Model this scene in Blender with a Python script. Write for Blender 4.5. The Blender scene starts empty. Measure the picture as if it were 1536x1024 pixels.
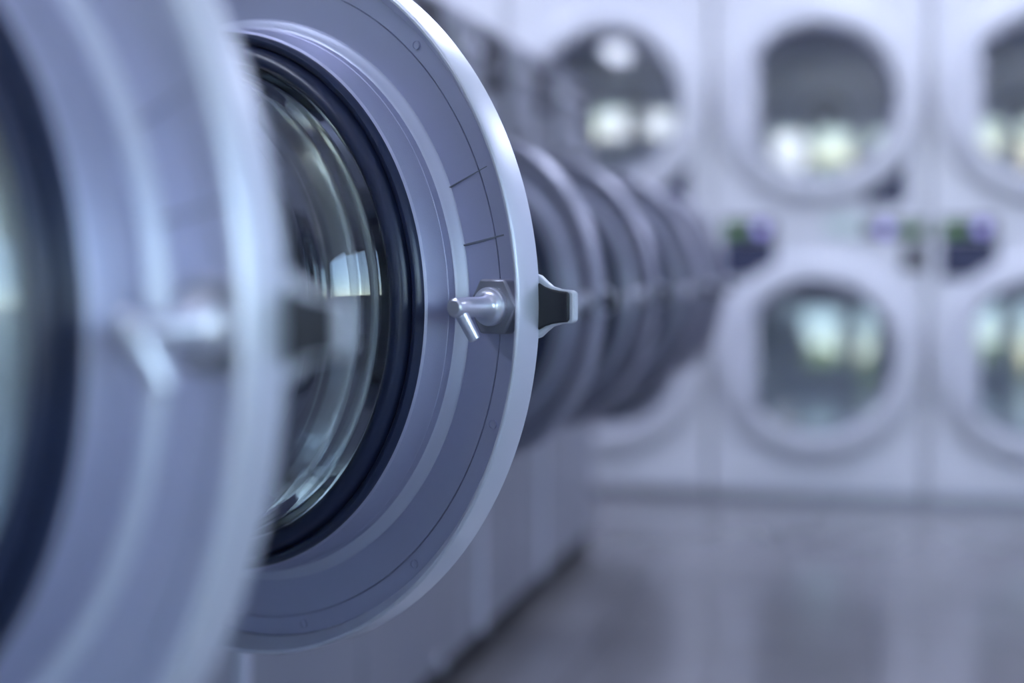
import bpy, bmesh, math, random
from mathutils import Vector, Matrix
random.seed(7)
S = bpy.context.scene
COL = S.collection
PI = math.pi
rad = math.radians

# ------------------------------------------------------------------ materials
def new_mat(name):
    m = bpy.data.materials.new(name); m.use_nodes = True
    nt = m.node_tree
    return m, nt, nt.nodes['Principled BSDF']

def principled(name, col, rough=.5, metal=0.0, var=0.0, scale=8.0, coat=0.0, bump=0.0, bscale=200.0, rvar=0.0, stretch=None):
    m, nt, b = new_mat(name)
    b.inputs['Roughness'].default_value = rough
    b.inputs['Metallic'].default_value = metal
    b.inputs['Coat Weight'].default_value = coat
    tc = nt.nodes.new('ShaderNodeTexCoord')
    mp = nt.nodes.new('ShaderNodeMapping')
    if stretch: mp.inputs['Scale'].default_value = stretch
    nt.links.new(tc.outputs['Object'], mp.inputs['Vector'])
    no = nt.nodes.new('ShaderNodeTexNoise'); no.inputs['Scale'].default_value = scale; no.inputs['Detail'].default_value = 4
    nt.links.new(mp.outputs['Vector'], no.inputs['Vector'])
    mx = nt.nodes.new('ShaderNodeMix'); mx.data_type = 'RGBA'
    a = [max(0, c*(1-var)) for c in col]; c2 = [min(1, c*(1+var)) for c in col]
    mx.inputs['A'].default_value = (*a, 1); mx.inputs['B'].default_value = (*c2, 1)
    nt.links.new(no.outputs['Fac'], mx.inputs['Factor'])
    nt.links.new(mx.outputs['Result'], b.inputs['Base Color'])
    if rvar:
        mr = nt.nodes.new('ShaderNodeMapRange')
        mr.inputs['To Min'].default_value = max(.02, rough-rvar); mr.inputs['To Max'].default_value = rough+rvar
        nt.links.new(no.outputs['Fac'], mr.inputs['Value']); nt.links.new(mr.outputs['Result'], b.inputs['Roughness'])
    if bump:
        n2 = nt.nodes.new('ShaderNodeTexNoise'); n2.inputs['Scale'].default_value = bscale; n2.inputs['Detail'].default_value = 3
        nt.links.new(tc.outputs['Object'], n2.inputs['Vector'])
        bp = nt.nodes.new('ShaderNodeBump'); bp.inputs['Strength'].default_value = bump; bp.inputs['Distance'].default_value = .001
        nt.links.new(n2.outputs['Fac'], bp.inputs['Height']); nt.links.new(bp.outputs['Normal'], b.inputs['Normal'])
    return m

def emit_mat(name, col, strength):
    m, nt, b = new_mat(name)
    b.inputs['Base Color'].default_value = (*col, 1)
    b.inputs['Emission Color'].default_value = (*col, 1)
    b.inputs['Emission Strength'].default_value = strength
    return m

def pane_mat(name, tint, ior=1.5, rough=.0, boost=1.0):
    """thin glazing: clear with a fresnel reflection, lets light through"""
    m = bpy.data.materials.new(name); m.use_nodes = True
    nt = m.node_tree; nt.nodes.clear()
    out = nt.nodes.new('ShaderNodeOutputMaterial')
    tr = nt.nodes.new('ShaderNodeBsdfTransparent'); tr.inputs['Color'].default_value = (*tint, 1)
    gl = nt.nodes.new('ShaderNodeBsdfGlossy'); gl.inputs['Roughness'].default_value = rough
    fr = nt.nodes.new('ShaderNodeFresnel'); fr.inputs['IOR'].default_value = ior
    mu = nt.nodes.new('ShaderNodeMath'); mu.operation = 'MULTIPLY'; mu.inputs[1].default_value = boost
    mu.use_clamp = True
    mix = nt.nodes.new('ShaderNodeMixShader')
    nt.links.new(fr.outputs['Fac'], mu.inputs[0])
    nt.links.new(mu.outputs[0], mix.inputs['Fac'])
    nt.links.new(tr.outputs[0], mix.inputs[1]); nt.links.new(gl.outputs[0], mix.inputs[2])
    nt.links.new(mix.outputs[0], out.inputs['Surface'])
    return m

def solid_glass(name, col, ior=1.5):
    m, nt, b = new_mat(name)
    b.inputs['Base Color'].default_value = (*col, 1)
    b.inputs['Roughness'].default_value = .01
    b.inputs['IOR'].default_value = ior
    b.inputs['Transmission Weight'].default_value = 1.0
    return m

def tile_floor(name):
    m, nt, b = new_mat(name)
    tc = nt.nodes.new('ShaderNodeTexCoord')
    br = nt.nodes.new('ShaderNodeTexBrick')
    br.offset = 0.0
    br.inputs['Scale'].default_value = 1.0
    br.inputs['Brick Width'].default_value = .6
    br.inputs['Row Height'].default_value = .6
    br.inputs['Mortar Size'].default_value = .004
    br.inputs['Color1'].default_value = (.215, .21, .225, 1)
    br.inputs['Color2'].default_value = (.19, .185, .20, 1)
    br.inputs['Mortar'].default_value = (.12, .12, .13, 1)
    nt.links.new(tc.outputs['Object'], br.inputs['Vector'])
    no = nt.nodes.new('ShaderNodeTexNoise'); no.inputs['Scale'].default_value = 3; no.inputs['Detail'].default_value = 5
    nt.links.new(tc.outputs['Object'], no.inputs['Vector'])
    mr = nt.nodes.new('ShaderNodeMapRange'); mr.inputs['To Min'].default_value = .8; mr.inputs['To Max'].default_value = 1.2
    nt.links.new(no.outputs['Fac'], mr.inputs['Value'])
    mul = nt.nodes.new('ShaderNodeMix'); mul.data_type = 'RGBA'; mul.blend_type = 'MULTIPLY'; mul.inputs['Factor'].default_value = 1
    nt.links.new(br.outputs['Color'], mul.inputs['A']); nt.links.new(mr.outputs['Result'], mul.inputs['B'])
    nt.links.new(mul.outputs['Result'], b.inputs['Base Color'])
    b.inputs['Roughness'].default_value = .16
    return m

M = {}
M['silver']  = principled('silver_painted_metal', (.47, .475, .63), .38, .55, .05, 6, bump=.12, bscale=900, rvar=.04)
M['rimmetal']= principled('brushed_rim_metal', (.74, .75, .83), .36, .5, .03, 9, bump=.05, bscale=700)
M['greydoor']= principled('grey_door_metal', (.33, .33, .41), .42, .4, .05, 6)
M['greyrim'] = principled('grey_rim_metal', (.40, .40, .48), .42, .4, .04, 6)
M['ringtrim']= principled('pale_ring_trim', (.60, .62, .76), .35, .35, .03, 9)
M['chrome']  = principled('satin_chrome', (.80, .80, .87), .30, .85, .03, 20)
M['nut']     = principled('dark_steel', (.32, .32, .37), .38, .6, .06, 20)
M['rubber']  = principled('navy_black_rubber', (.016, .023, .058), .33, 0, .12, 30, bump=.1, bscale=500)
M['seam']    = principled('seam_shadow_gap', (.17, .175, .22), .7, 0, .05, 10)
M['plug']    = principled('screw_plug', (.40, .41, .47), .4, .4, .05, 10)
M['bowl']    = solid_glass('thick_bowl_glass', (.93, .96, .97))
M['tint']    = principled('tinted_outer_cover', (.012, .015, .022), .22, 0, .1, 5, coat=.4)
M['cover']   = pane_mat('smoked_cover_glass', (.30, .32, .36), 1.5, .02, 1)
M['black']   = principled('black_handle_plastic', (.014, .014, .022), .45, 0, .1, 20)
M['white']   = principled('white_plastic', (.62, .63, .70), .4, 0, .03, 10)
M['cabinet'] = principled('grey_steel_cabinet', (.30, .31, .36), .38, .35, .05, 4, bump=.05, bscale=400)
M['panel']   = principled('black_control_panel', (.014, .014, .022), .6, 0, .1, 10)
M['trim']    = principled('pale_trim_strip', (.66, .68, .78), .3, .3, .03, 10)
M['plinth']  = principled('black_plinth', (.012, .012, .015), .55, 0, .2, 10)
M['drum']    = principled('drum_steel', (.42, .43, .46), .32, .8, .06, 12)
M['dryer']   = principled('white_dryer_enamel', (.72, .73, .78), .38, 0, .02, 3)
M['dring']   = principled('pale_grey_door_plastic', (.66, .67, .72), .35, 0, .02, 3)
M['bezel']   = principled('grey_bezel', (.30, .31, .38), .3, .4, .04, 6)
M['ddrum']   = principled('dryer_drum_metal', (.80, .82, .92), .5, .1, .04, 6)
M['hub']     = principled('dryer_hub', (.66, .68, .72), .4, .1, .04, 6)
M['hole']    = principled('dark_hole', (.02, .02, .03), .6)
M['dglass']  = pane_mat('dryer_door_glass', (.95, .97, 1.0), 1.5, .0, 3.6)
M['green']   = emit_mat('green_display', (.09, .22, .06), .10)
M['violet']  = emit_mat('violet_lit_button', (.34, .31, .78), .42)
M['navy']    = principled('navy_panel', (.030, .036, .085), .5)
M['pale']    = principled('pale_green_plate', (.60, .70, .68), .4)
M['wall']    = principled('painted_wall', (.60, .61, .75), .7, 0, .03, 2)
M['ceil']    = principled('ceiling_paint', (.68, .69, .80), .8, 0, .03, 2)
M['floor']   = tile_floor('glossy_floor_tiles')
M['frame']   = principled('window_frame_paint', (.30, .31, .36), .4, 0, .04, 5)
M['wpane']   = pane_mat('window_pane_glass', (.95, .97, .97), 1.5, 0, 1)
M['lamp']    = emit_mat('fluorescent_diffuser', (.72, .79, 1.0), 7.0)
M['pave']    = principled('pale_concrete_paving', (.62, .62, .60), .8, 0, .1, 2)
M['lawn']    = principled('lawn_green', (.075, .115, .06), .9, 0, .4, 3)
M['leaf']    = principled('hedge_green', (.06, .10, .05), .8, 0, .5, 9)
M['etch']    = emit_mat('x', (1,1,1), 0); M['etch'].name = 'etched_marking'
M['etch'].node_tree.nodes['Principled BSDF'].inputs['Base Color'].default_value = (.85, .87, .95, 1)
M['etch'].node_tree.nodes['Principled BSDF'].inputs['Emission Strength'].default_value = 0

# ------------------------------------------------------------------ mesh helpers
def obj(name, bm, m, parent=None, smooth=40, loc=None, rot=None):
    bmesh.ops.recalc_face_normals(bm, faces=bm.faces)
    me = bpy.data.meshes.new(name); bm.to_mesh(me); bm.free()
    me.materials.append(m)
    if smooth:
        for p in me.polygons: p.use_smooth = True
        me.set_sharp_from_angle(angle=rad(smooth))
    o = bpy.data.objects.new(name, me); COL.objects.link(o)
    if parent: o.parent = parent
    if loc is not None: o.location = loc
    if rot is not None: o.rotation_euler = rot
    return o

def bevel(o, w, seg=2):
    md = o.modifiers.new('bevel', 'BEVEL'); md.width = w; md.segments = seg; md.limit_method = 'ANGLE'; md.angle_limit = rad(40)
    return o

def box(bm, x0, x1, y0, y1, z0, z1):
    vs = [bm.verts.new((x, y, z)) for x in (x0, x1) for y in (y0, y1) for z in (z0, z1)]
    for f in ((0,1,3,2),(4,6,7,5),(0,4,5,1),(2,3,7,6),(0,2,6,4),(1,5,7,3)):
        bm.faces.new([vs[i] for i in f])
    return bm

def bx(*a):
    return box(bmesh.new(), *a)

def lathe(bm, prof, seg=128, closed=True, s=1.0):
    """profile of (r, h) turned about local z"""
    rings = []
    for r, h in prof:
        if r < 1e-6: rings.append([bm.verts.new((0, 0, h*s))])
        else: rings.append([bm.verts.new((r*s*math.cos(2*PI*k/seg), r*s*math.sin(2*PI*k/seg), h*s)) for k in range(seg)])
    n = len(rings)
    for i in range(n if closed else n-1):
        a, b = rings[i], rings[(i+1) % n]
        if len(a) == 1 and len(b) == 1: continue
        for k in range(seg):
            k2 = (k+1) % seg
            if len(a) == 1: bm.faces.new((a[0], b[k], b[k2]))
            elif len(b) == 1: bm.faces.new((a[k], b[0], a[k2]))
            else: bm.faces.new((a[k], b[k], b[k2], a[k2]))
    return bm

def tube(bm, p0, p1, r0, r1, seg=24):
    p0, p1 = Vector(p0), Vector(p1); d = (p1-p0).normalized()
    u = d.orthogonal().normalized(); v = d.cross(u)
    A = [bm.verts.new(p0 + r0*(u*math.cos(2*PI*k/seg)+v*math.sin(2*PI*k/seg))) for k in range(seg)]
    B = [bm.verts.new(p1 + r1*(u*math.cos(2*PI*k/seg)+v*math.sin(2*PI*k/seg))) for k in range(seg)]
    for k in range(seg): bm.faces.new((A[k], A[(k+1)%seg], B[(k+1)%seg], B[k]))
    bm.faces.new(A[::-1]); bm.faces.new(B)
    return bm

def prism(bm, pts, h0, h1):
    """polygon in local xy raised from h0 to h1"""
    A = [bm.verts.new((x, y, h0)) for x, y in pts]; B = [bm.verts.new((x, y, h1)) for x, y in pts]
    n = len(pts)
    for k in range(n): bm.faces.new((A[k], A[(k+1)%n], B[(k+1)%n], B[k]))
    bm.faces.new(A[::-1]); bm.faces.new(B)
    return bm

def holed_plate(bm, w0, w1, v0, v1, c, r, d0, d1, fn, seg=64):
    """rectangular plate [w0,w1]x[v0,v1] with a round hole; fn maps (w, v, d) to xyz"""
    front, back = [], []
    def sq(t):
        dx, dy = math.cos(t), math.sin(t)
        k = 1e9
        if dx > 1e-9: k = min(k, (w1-c[0])/dx)
        if dx < -1e-9: k = min(k, (w0-c[0])/dx)
        if dy > 1e-9: k = min(k, (v1-c[1])/dy)
        if dy < -1e-9: k = min(k, (v0-c[1])/dy)
        return (c[0]+dx*k, c[1]+dy*k)
    ts = [2*PI*k/seg for k in range(seg)]
    for corner in ((w0,v0),(w1,v0),(w1,v1),(w0,v1)):
        ts.append(math.atan2(corner[1]-c[1], corner[0]-c[0]) % (2*PI))
    ts = sorted(ts); n = len(ts)
    rows = []
    for d in (d0, d1):
        rows.append(([bm.verts.new(fn(*sq(t), d)) for t in ts],
                     [bm.verts.new(fn(c[0]+r*math.cos(t), c[1]+r*math.sin(t), d)) for t in ts]))
    (o0, i0), (o1, i1) = rows
    for k in range(n):
        q = (k+1) % n
        bm.faces.new((o0[k], o0[q], i0[q], i0[k]))
        bm.faces.new((o1[k], i1[k], i1[q], o1[q]))
        bm.faces.new((i0[k], i0[q], i1[q], i1[k]))
        bm.faces.new((o0[k], o1[k], o1[q], o0[q]))
    return bm

def tag(o, label, cat, group=None):
    o['label'] = label; o['category'] = cat
    if group: o['group'] = group
    return o

def thing(name, label, cat, loc, group=None):
    o = bpy.data.objects.new(name, None); COL.objects.link(o); o.location = loc
    o.empty_display_size = .1
    return tag(o, label, cat, group)

def struct(name, bm, m, smooth=0):
    o = obj(name, bm, m, None, smooth); o['kind'] = 'structure'
    return o

def copy_tree(root, loc, label):
    r = root.copy(); COL.objects.link(r); r.location = loc; r['label'] = label
    for ch in root.children:
        c = ch.copy(); COL.objects.link(c); c.parent = r
        for g in ch.children:
            d = g.copy(); COL.objects.link(d); d.parent = c
    return r

# ------------------------------------------------------------------ camera
F = 2400.0
CAMH = .83
YAW = math.atan(552/F)
PITCH = math.atan(112/F)
cd = bpy.data.cameras.new('camera'); cam = bpy.data.objects.new('camera', cd); COL.objects.link(cam)
cam.location = (0, 0, CAMH)
cam.rotation_euler = (PI/2 - PITCH, 0, YAW)
cd.sensor_width = 36; cd.lens = F/1536*36
cd.clip_start = .02
cd.dof.use_dof = True; cd.dof.focus_distance = 1.19; cd.dof.aperture_fstop = 2.0
cd.dof.aperture_blades = 0
S.camera = cam

# ------------------------------------------------------------------ room
XL, XR, YB, YF, ZC = -3.2, 3.0, 6.62, -3.6, 2.9
DW = 5.80                                    # dryer front plane
struct('floor', bx(XL, XR, YF, YB, -.1, 0), M['floor'])
struct('ceiling', bx(XL-.1, XR+.1, YF-.1, YB+.1, ZC, ZC+.1), M['ceil'])
struct('wall_left', bx(XL-.1, XL, YF, YB, 0, ZC), M['wall'])
struct('wall_back', bx(XL, XR, YB, YB+.1, 0, ZC), M['wall'])
struct('trim_1', bx(XL, XR, DW-.02, DW+.05, 1.905, ZC), M['wall'])     # fascia closing the space above the dryers

def wall_with_openings(name, axis, pos, a0, a1, openings):
    """wall split round window openings (a, b, z0, z1)"""
    bm = bmesh.new()
    def add(p, q, z0, z1):
        if axis == 'y': box(bm, p, q, pos-.1, pos, z0, z1)
        else: box(bm, pos, pos+.1, p, q, z0, z1)
    cur = a0
    for a, b, z0, z1 in openings:
        add(cur, a, 0, ZC)
        if z0 > 0: add(a, b, 0, z0)
        add(a, b, z1, ZC)
        cur = b
    add(cur, a1, 0, ZC)
    return struct(name, bm, M['wall'])

REAR = [(-2.9, -1.9, .6, 2.3), (-1.5, -.6, .6, 2.2), (-.45, .65, .6, 2.2), (1.0, 1.5, .05, 2.2), (1.9, 2.8, .6, 2.2)]
RIGHT = [(-2.8, -1.6, .9, 2.3), (-1.2, .8, .95, 2.2)]
wall_with_openings('wall_front', 'y', YF, XL, XR, REAR)
wall_with_openings('wall_right', 'x', XR, YF, YB, RIGHT)
wn = 0
for axis, ops in (('y', REAR), ('x', RIGHT)):
    for a, b, z0, z1 in ops:
        wn += 1
        t = .05
        bm = bmesh.new()
        def fb(p, q, u, v):
            if axis == 'y': box(bm, p, q, YF-.075, YF-.025, u, v)
            else: box(bm, XR+.025, XR+.075, p, q, u, v)
        fb(a, a+t, z0, z1); fb(b-t, b, z0, z1); fb(a+t, b-t, z0, z0+t); fb(a+t, b-t, z1-t, z1)
        w = struct('window_%d' % wn, bm, M['frame'])
        g = bmesh.new()
        if axis == 'y': box(g, a+t, b-t, YF-.053, YF-.047, z0+t, z1-t)
        else: box(g, XR+.047, XR+.053, a+t, b-t, z0+t, z1-t)
        obj('pane', g, M['wpane'], w, 0)

# outside, as the door glass reflects it
struct('ground', bx(-30, 30, -9.0, 30, -.25, -.15), M['pave'])
o = obj('lawn', bx(-30, 30, -60, -9.0, -.25, -.13), M['lawn'], None, 0); o['kind'] = 'stuff'
for i, (hx, hy) in enumerate([(.3, -12.9), (3.6, -13.4), (6.9, -12.8)]):
    bm = bmesh.new()
    bmesh.ops.create_icosphere(bm, subdivisions=4, radius=1)
    for v in bm.verts:
        k = 1 + random.uniform(-.09, .09)
        v.co = Vector((v.co.x*1.45*k, v.co.y*.7*k, max(-.55, v.co.z)*1.05*k))
    o = obj('hedge_shrub', bm, M['leaf'], None, 0, (hx, hy, .50))
    tag(o, 'clipped green shrub on the lawn outside the front windows', 'shrub', 'shrubs outside the front windows')

# white block added across the lawn for a bright reflection in the dryer glass
bm = box(bmesh.new(), -5.4, -1.0, -24, -20, -.13, 3.4)
o = obj('reflection_block', bm, M['white'], None, 0)
tag(o, 'low white block added across the lawn for its bright reflection in the dryer glass', 'reflection block')

# ceiling lights
k = 0
LIGHTS = []
for ly in (3.1, 4.75):
    for lx in (-1.9, .1, 2.0):
        LIGHTS.append((lx, ly))
LIGHTS.append((-1.7, .4))
for lx, ly in LIGHTS:
    t = thing('ceiling_light', 'long fluorescent panel light on the white laundry ceiling', 'ceiling light', (lx, ly, ZC), 'fluorescent ceiling lights')
    bm = bmesh.new()
    box(bm, -.22, -.19, -.64, .64, -.07, 0); box(bm, .19, .22, -.64, .64, -.07, 0)
    box(bm, -.19, .19, -.64, -.61, -.07, 0); box(bm, -.19, .19, .61, .64, -.07, 0)
    obj('lamp_housing', bm, M['white'], t, 0)
    obj('lamp_diffuser', bx(-.19, .19, -.61, .61, -.055, -.04), M['lamp'], t, 0)

# ------------------------------------------------------------------ washing machines
def rotm(e, n):
    up = Vector((0, 0, 1))
    return Matrix(((e.x, up.x, n.x), (e.y, up.y, n.y), (e.z, up.z, n.z))).to_euler()

def build_door(parent, loc, alpha, R, face, edge):
    """open porthole door: local x runs to the free edge, local z out of the inner face"""
    e = Vector((math.sin(alpha), -math.cos(alpha), 0)); n = Vector((-math.cos(alpha), -math.sin(alpha), 0))
    prof = [(.60,-.20),(.62,-.215),(.80,-.17),(.955,-.115),(.955,-.06),
            (.9050,-.061),(.9042,-.068),(.9018,-.068),(.9010,-.061),
            (.797,-.068),(.79,-.068),(.7725,-.050),
            (.770,-.018),(.7685,-.017),(.7675,-.015),(.757,.044),(.755,.052),(.749,.057),(.738,.052),(.728,.0),(.66,-.03),(.64,-.14)]
    d = obj('door', lathe(bmesh.new(), prof, 160, True, R), face, parent, 28, loc, rotm(e, n))
    rim = [(.957,-.112),(.990,-.100),(.997,-.096),(1.0,-.091),(1.0,-.007),(.998,-.002),(.994,0),(.988,-.001),(.983,-.010),(.957,-.050)]
    obj('door_rim', lathe(bmesh.new(), rim, 160, True, R), edge, d, 28)
    trm = [(.8,-.068),(.7985,-.0645),(.793,-.0615),(.7785,-.0475),(.7745,-.043),(.772,-.042),(.7715,-.052),(.79,-.07)]
    obj('trim_ring', lathe(bmesh.new(), trm, 160, True, R), M['ringtrim'], d, 50)
    gas = [(.749,.052),(.748,.072),(.740,.082),(.731,.082),(.723,.075),(.7195,.066),(.716,.078),(.710,.094),(.699,.104),(.686,.107),
           (.672,.101),(.666,.086),(.664,.02),(.728,.0)]
    obj('gasket', lathe(bmesh.new(), gas, 160, True, R), M['rubber'], d, 50)
    outp = [(.664,-.05),(.664,.080),(.662,.098),(.654,.112),(.650,.130),(.648,.150),(.638,.168),(.633,.190),(.629,.212),(.617,.236),(.606,.260),(.590,.274),(.565,.281),(.45,.284),(.25,.284),(0,.284)]
    inp = [(0,.240),(.25,.240),(.45,.239),(.53,.236),(.552,.226),(.566,.207),(.580,.165),(.596,.115),(.609,.065),(.617,.01),(.618,-.05)]
    obj('glass_bowl', lathe(bmesh.new(), outp+inp, 160, True, R), M['bowl'], d, 60)
    cov = [(0,-.245),(.3,-.24),(.5,-.228),(.61,-.212),(.625,-.20)]
    obj('outer_cover', lathe(bmesh.new(), cov, 96, False, R), M['cover'], d, 50)
    # latch on the free edge
    bm = bmesh.new()
    LR = .902
    hx = [(LR+.076*math.cos(PI/3*k), .080*math.sin(PI/3*k)) for k in range(6)]
    prism(bm, [(x*R, y*R) for x, y in hx], -.066*R, -.022*R)
    o = obj('latch_nut', bm, M['nut'], d, 30); bevel(o, .006*R, 2)
    bm = bmesh.new()
    lp = [(0,-.03),(.046,-.03),(.049,-.018),(.049,-.006),(.046,-.002),(.036,.0),(.030,.006),(.026,.014),(.0245,.128),(.023,.135),(.018,.139),(0,.139)]
    lathe(bm, lp, 40, False, R)
    bmesh.ops.translate(bm, vec=(LR*R, 0, 0), verts=bm.verts)
    obj('latch_bolt', bm, M['chrome'], d, 35)
    bm = bmesh.new()
    tube(bm, (LR*R, .0*R, .120*R), ((LR+.026)*R, -.080*R, .085*R), .017*R, .015*R, 24)
    o = obj('latch_hook', bm, M['chrome'], d, 35); bevel(o, .004*R, 2)
    # handle behind the rim
    def outline(up):
        return [(x*R, y*R) for x, y in up] + [(x*R, -y*R) for x, y in up[::-1]]
    bm = bmesh.new(); prism(bm, outline([(.975,.084),(.995,.078),(1.012,.064),(1.03,.051),(1.055,.044),(1.09,.041),(1.100,.035)]), -.118*R, -.097*R)
    h = obj('handle', bm, M['white'], d, 35); bevel(h, .005*R, 3)
    bm = bmesh.new(); prism(bm, outline([(.985,.062),(1.0,.058),(1.015,.050),(1.035,.044),(1.06,.040),(1.082,.038),(1.088,.033)]), -.099*R, -.088*R)
    o = obj('handle_grip', bm, M['black'], d, 35); bevel(o, .004*R, 2)
    o['label'] = 'black grip inset'
    # joints of the latch cover and the screw plugs
    for ang, r0, r1, w in ((22.5, .800, .945, .0012), (11.2, .800, .955, .0022)):
        bm = bmesh.new()
        a = rad(ang); c, s = math.cos(a), math.sin(a)
        pts = [(r0, -w), (r1, -w), (r1, w), (r0, w)]
        prism(bm, [((x*c - y*s)*R, (x*s + y*c)*R) for x, y in pts], -.072*R, -.0605*R)
        obj('panel_joint', bm, M['seam'], d, 0)
    for ang in (47, -19, -48, -76, 76, 104, 132, 160, 188, 216, 244):
        bm = bmesh.new()
        pr = [(0,.0),(.0085,.0),(.0095,-.001),(.0105,.002),(.012,.002),(.012,-.01)]
        lathe(bm, pr, 20, False, R)
        a = rad(ang)
        bmesh.ops.translate(bm, vec=(.929*R*math.cos(a), .929*R*math.sin(a), -.0570*R), verts=bm.verts)
        obj('screw_plug', bm, face, d, 30)
    return d

def build_washer(label, xf, y0, y1, hinge_y, zc, R, alpha, ztop, zbase=.075, depth=.78, group='silver porthole washing machines in a row'):
    """front face at x = xf looking to +x"""
    t = thing('washing_machine', label, 'washing machine', (xf, (y0+y1)/2, zbase), group)
    L = lambda x, y, z: (x-xf, y-(y0+y1)/2, z-zbase)
    yc = hinge_y - 1.035*R
    # cabinet
    bm = bmesh.new()
    g = .004
    a0, a1 = y0+g, y1-g
    fn = lambda w, v, d: L(xf-d, w, v)
    zf = ztop-.24
    holed_plate(bm, a0, a1, zbase+.004, zf, (yc, zc), .80*R, 0, .02, fn)
    box(bm, *[v for p in zip(L(xf-depth, a0, zbase+.004), L(xf-.02, a0+.02, ztop)) for v in p])
    box(bm, *[v for p in zip(L(xf-depth, a1-.02, zbase+.004), L(xf-.02, a1, ztop)) for v in p])
    box(bm, *[v for p in zip(L(xf-depth, a0+.02, zbase+.004), L(xf-depth+.02, a1-.02, ztop)) for v in p])
    box(bm, *[v for p in zip(L(xf-depth, a0, ztop-.02), L(xf-.0, a1, ztop)) for v in p])
    box(bm, *[v for p in zip(L(xf-.02, a0, zf), L(xf-.004, a1, ztop-.02)) for v in p])
    obj('cabinet', bm, M['cabinet'], t, 0)
    # tub seen in the porthole
    bm = bmesh.new()
    lathe(bm, [(.80,.0),(.82,.010),(.825,.010),(.825,.002),(.795,-.06),(.775,-.10),(.80,-.12),(.80,-1.5),(.0,-1.5)], 64, False, R)
    o = obj('drum', bm, M['drum'], t, 40, L(xf+.002, yc, zc), (0, PI/2, 0))
    # fascia: controls on a dark panel and the soap box lid
    w = y1-y0; m = (y0+y1)/2
    p = bx(*[v for q in zip(L(xf-.004, y1-.23, ztop-.125), L(xf+.008, y1-.04, ztop-.012)) for v in q])
    cp = obj('control_panel', p, M['panel'], t, 0); bevel(cp, .004)
    for i in range(3):
        bm = bmesh.new(); lathe(bm, [(0,.006),(.008,.006),(.010,.004),(.010,0)], 20, False)
        obj('button', bm, M['nut'], cp, 40, L(xf+.008, y1-.175+.045*i, ztop-.09), (0, PI/2, 0))
    p = bx(*[v for q in zip(L(xf-.004, y0+.03, ztop-.205), L(xf+.014, y1-.25, ztop-.04)) for v in q])
    sd = obj('soap_drawer', p, M['cabinet'], t, 0); bevel(sd, .005)
    p = bx(*[v for q in zip(L(xf+.014, y0+.07, ztop-.075), L(xf+.026, y1-.29, ztop-.060)) for v in q])
    obj('drawer_pull', p, M['chrome'], sd, 0)
    # hinge block and door
    e = Vector((math.sin(alpha), -math.cos(alpha), 0))
    hinge = Vector((xf+(.0 if alpha > .1 else .034), hinge_y, zc))
    cen = hinge + e*(1.035*R)
    p = bx(*[v for q in zip(L(xf-.002, min(hinge_y-.006, y1-.03), zc-.07), L(xf+.026, min(hinge_y+.03, y1-.005), zc+.07)) for v in q])
    o = obj('hinge', p, M['chrome'], t, 0); bevel(o, .005)
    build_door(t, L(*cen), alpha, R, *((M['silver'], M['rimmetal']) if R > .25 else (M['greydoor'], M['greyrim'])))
    return t

ZT = CAMH + .497
PB = .075
WX, WB = -.80, -.845
def trims(t, xf, y, ztop):
    return None

# big pair by the camera
RB = .286
build_washer('large washing machine with the sharp open door, bright rim and T latch', WX, .803, 1.405, 1.342, .801, .290, rad(68), ZT)
build_washer('large washing machine at the left edge with a blurred open door', WX, .235, .800, .790, .805, RB, rad(71.2), ZT)
RS = .238
build_washer('washing machine with a shut door, behind the sharp open door', WX, 1.41, 1.90, 1.89, .783, .225, 0.0, ZT)
# the smaller machines receding behind
LB = ['smaller washing machine just behind the sharp open door, first of the receding row',
      'smaller washing machine second in the receding row behind the sharp open door',
      'smaller washing machine third in the receding row, blurred grey open door',
      'smaller washing machine fourth in the receding row, its open door in front of the dryers']
SM = []
for i, al in enumerate((60.2, 61.6, 66.9, 65.9)):
    y0 = 1.909 + .5*i
    t = build_washer(LB[i], WX, y0, y0+.498, y0+.49, .783, RS, rad(al), ZT)
    SM.append((t, y0))
build_washer('washing machine with a shut door, last of the row beside the dryers', WX, 3.909, 4.53, 4.47, .783, RS, 0.0, ZT)
# pale cover strips, anchor bolts
for (t, y0), ys in zip(SM, (1.915, None, 3.175, 3.796)):
    if ys: obj('cover_strip', bx(-.002, .008, -.013, .013, .006, .62), M['trim'], t, 0, (0, ys-(y0+.249), .0))
for (t, y0), ys in zip(SM, (2.2, 2.86, 3.2, 3.80)):
    bm = bmesh.new(); lathe(bm, [(0,.014),(.012,.014),(.016,.008),(.018,0),(0,0)], 20, False)
    obj('anchor_bolt', bm, M['nut'], t, 40, (.0, ys-(y0+.249), .010), (0, PI/2, 0))
pl = obj('plinth', bx(WX-.78, WX-.012, .24, 4.52, 0, PB), M['plinth'], None, 0)
tag(pl, 'long black plinth on the floor under the row of washing machines', 'plinth')

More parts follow.
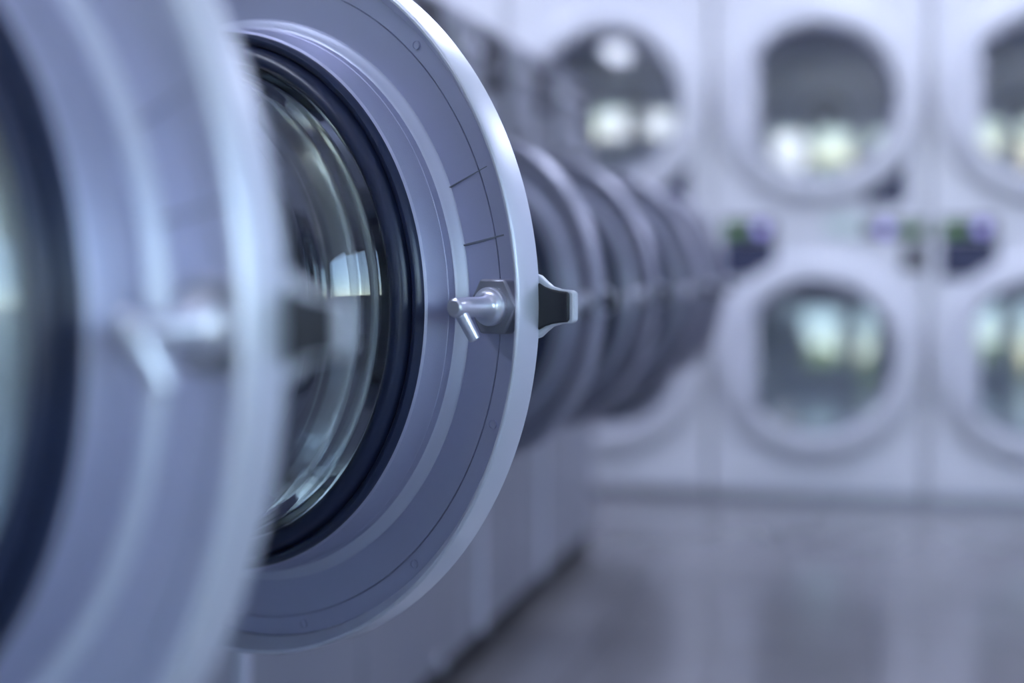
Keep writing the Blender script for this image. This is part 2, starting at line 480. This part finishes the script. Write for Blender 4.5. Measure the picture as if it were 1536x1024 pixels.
# ------------------------------------------------------------------ stacked dryers
CW = .76
def build_dryer(label, xc, zc, upper, tilt):
    """front in the plane y = DW looking to -y"""
    z0, z1 = (.935, 1.90) if upper else (.0, .935)
    t = thing('tumble_dryer', label, 'tumble dryer', (xc, DW, z0), 'white tumble dryers stacked in the back wall')
    L = lambda x, y, z: (x, y-DW, z-z0)
    B = lambda x0, x1, y0, y1, a, b: bx(x0, x1, y0-DW, y1-DW, a-z0, b-z0)
    g = .007; hw = CW/2
    bm = bmesh.new()
    zb = z0 if upper else .02
    holed_plate(bm, -hw+g, hw-g, zb+.003, z1-.003, (0, zc), .262, 0, .02, lambda w, v, d: L(w, DW+d, v))
    for s in (-1, 1):
        xx = sorted((s*(hw-g), s*(hw-g-.02)))
        box(bm, xx[0], xx[1], .02, .80, zb+.003-z0, z1-.003-z0)
    box(bm, -hw+g+.02, hw-g-.02, .02, .80, z1-.023-z0, z1-.003-z0)
    box(bm, -hw+g+.02, hw-g-.02, .02, .80, zb+.003-z0, zb+.023-z0)
    box(bm, -hw+g+.02, hw-g-.02, .78, .80, zb+.023-z0, z1-.023-z0)
    obj('cabinet', bm, M['dryer'], t, 0)
    if not upper:
        obj('kick_plate', B(-hw+g, hw-g, DW+.03, DW+.06, .0, .022), M['bezel'], t, 0)
    R90 = (PI/2, 0, 0)       # local z -> -y
    # drum with hub
    bm = bmesh.new()
    lathe(bm, [(.262,-.005),(.262,-.06),(.345,-.075),(.345,-.62),(.33,-.64),(.0,-.645)], 72, False)
    dr = obj('drum', bm, M['ddrum'], t, 40, L(0, DW, zc), R90)
    bm = bmesh.new()
    lathe(bm, [(0,.03),(.02,.03),(.066,.026),(.074,.012),(.076,0)], 48, False)
    obj('drum_hub', bm, M['hub'], dr, 40, (0, 0, -.642))
    bm = bmesh.new(); lathe(bm, [(.073,0),(.074,.012),(.086,.010),(.088,0)], 48, True)
    obj('hub_ring', bm, M['bezel'], dr, 40, (0, 0, -.642))
    bm = bmesh.new(); lathe(bm, [(0,.012),(.018,.010),(.022,0)], 24, False)
    obj('hub_bolt', bm, M['hole'], dr, 40, (0, 0, -.612))
    for a in (40, 160, 280):
        bm = bmesh.new()
        aa = rad(a)
        prism(bm, [(-.03, .335), (-.012, .27), (.012, .27), (.03, .335)], -.60, -.10)
        bmesh.ops.rotate(bm, cent=(0,0,0), matrix=Matrix.Rotation(aa, 3, 'Z'), verts=bm.verts)
        obj('drum_lifter', bm, M['ddrum'], dr, 0)
    # door
    bm = bmesh.new()
    lathe(bm, [(.262,.0),(.365,.0),(.367,.012),(.360,.030),(.335,.046),(.300,.052),(.286,.050),(.278,.042),(.274,.026),(.262,.022)], 96, True)
    d = obj('door', bm, M['dring'], t, 35, L(0, DW-.002, zc), R90)
    bm = bmesh.new()
    lathe(bm, [(.276,.010),(.274,.034),(.266,.037),(.258,.030),(.252,.016),(.252,.008)], 96, True)
    obj('glass_bezel', bm, M['bezel'], d, 35)
    RHO = 4.0
    bm = bmesh.new()
    pr = []
    for i in range(15):
        r = .256*(1-i/14)
        pr.append((r, math.sqrt(RHO*RHO-r*r)-math.sqrt(RHO*RHO-.256**2)))
    lathe(bm, pr, 72, False)
    o = obj('door_glass', bm, M['dglass'], d, 60, (0, 0, .022), (rad(tilt[0]), rad(tilt[1]), 0))
    # flat pull over the side of the glass
    bm = bmesh.new()
    ang = [rad(180+v) for v in range(-46, 47, 4)]
    r_o = .315
    pts = [(r_o*math.cos(a), r_o*math.sin(a)) for a in ang] + [(-.212, -.205), (-.203, 0), (-.212, .205)]
    prism(bm, pts, .044, .066)
    o = obj('door_pull', bm, M['white'], d, 30); bevel(o, .010, 3)
    # controls
    if upper:
        # strip of controls under the ring of the upper dryer
        cp = obj('control_panel', B(-.335, -.150, DW-.014, DW, .937, 1.000), M['panel'], t, 0)
        obj('display', B(-.330, -.245, DW-.016, DW-.013, .946, .980), M['green'], cp, 0)
        bm = bmesh.new(); lathe(bm, [(0,.012),(.018,.010),(.022,.0)], 32, False)
        obj('lit_button', bm, M['violet'], cp, 40, L(-.198, DW-.014, .965), R90)
        cp = obj('control_panel', B(.165, .372, DW-.014, DW, .937, .992), M['panel'], t, 0)
        bm = bmesh.new(); lathe(bm, [(0,.012),(.018,.010),(.022,.0)], 32, False)
        obj('lit_button', bm, M['violet'], cp, 40, L(.235, DW-.014, .962), R90)
        obj('display', B(.285, .365, DW-.016, DW-.013, .945, .976), M['green'], cp, 0)
        obj('coin_plate', B(.03, .16, DW-.008, DW, 1.0*.94, 1.01), M['pale'], t, 0)
        obj('corner_plate', B(.165, .305, DW-.006, DW, 1.05, 1.20), M['navy'], t, 0)
    else:
        obj('service_panel', B(-.335, -.145, DW-.008, DW, .79, .925), M['navy'], t, 0)
        obj('card_slot', B(.295, .365, DW-.010, DW, .82, .90), M['panel'], t, 0)
        for xx in (-.02, .10):
            pass
        obj('lint_door', B(-.33, .33, DW-.006, DW, .055, .125), M['dryer'], t, 0)
    return t

XC = [-.98-CW, -.98, -.22, .54, .54+CW]
ZU, ZL = 1.414, .507
NM = ['in the column behind the washers', 'half hidden by the row of washers', 'in the middle column', 'cut by the right edge of the photo', 'past the right edge of the photo']
TL = {('u',1):(0,0),('u',2):(-1.7,.9),('u',3):(-1.2,.6),('l',2):(-2.6,1.6),('l',3):(-2.0,.5)}   # how far each glass leans, degrees
for i, xc in enumerate(XC):
    build_dryer('white upper tumble dryer, round glass door, ' + NM[i], xc, ZU, True, TL.get(('u', i), (0, 0)))
    build_dryer('white lower tumble dryer, round glass door, ' + NM[i], xc, ZL, False, TL.get(('l', i), (0, 0)))

# ------------------------------------------------------------------ world and output look
w = bpy.data.worlds.new('sky'); S.world = w; w.use_nodes = True
nt = w.node_tree; bg = nt.nodes['Background']
sky = nt.nodes.new('ShaderNodeTexSky'); sky.sky_type = 'NISHITA'
sky.sun_disc = False; sky.dust_density = .3; sky.sun_elevation = rad(38); sky.sun_rotation = rad(60)
nt.links.new(sky.outputs['Color'], bg.inputs['Color'])
bg.inputs['Strength'].default_value = .58

sun = bpy.data.lights.new('sun', 'SUN'); so = bpy.data.objects.new('sun', sun); COL.objects.link(so)
sun.energy = 24; sun.angle = rad(.6); sun.color = (1, .98, .97)
so.rotation_euler = (rad(-40), 0, 0)     # high sun from behind the building, over the dryers

S.view_settings.view_transform = 'Standard'; S.view_settings.look = 'None'
S.view_settings.gamma = 1; S.view_settings.use_curve_mapping = False
S.view_settings.exposure = 1.25
S.cycles.use_denoising = True
S.cycles.max_bounces = 12; S.cycles.transparent_max_bounces = 12; S.cycles.transmission_bounces = 10
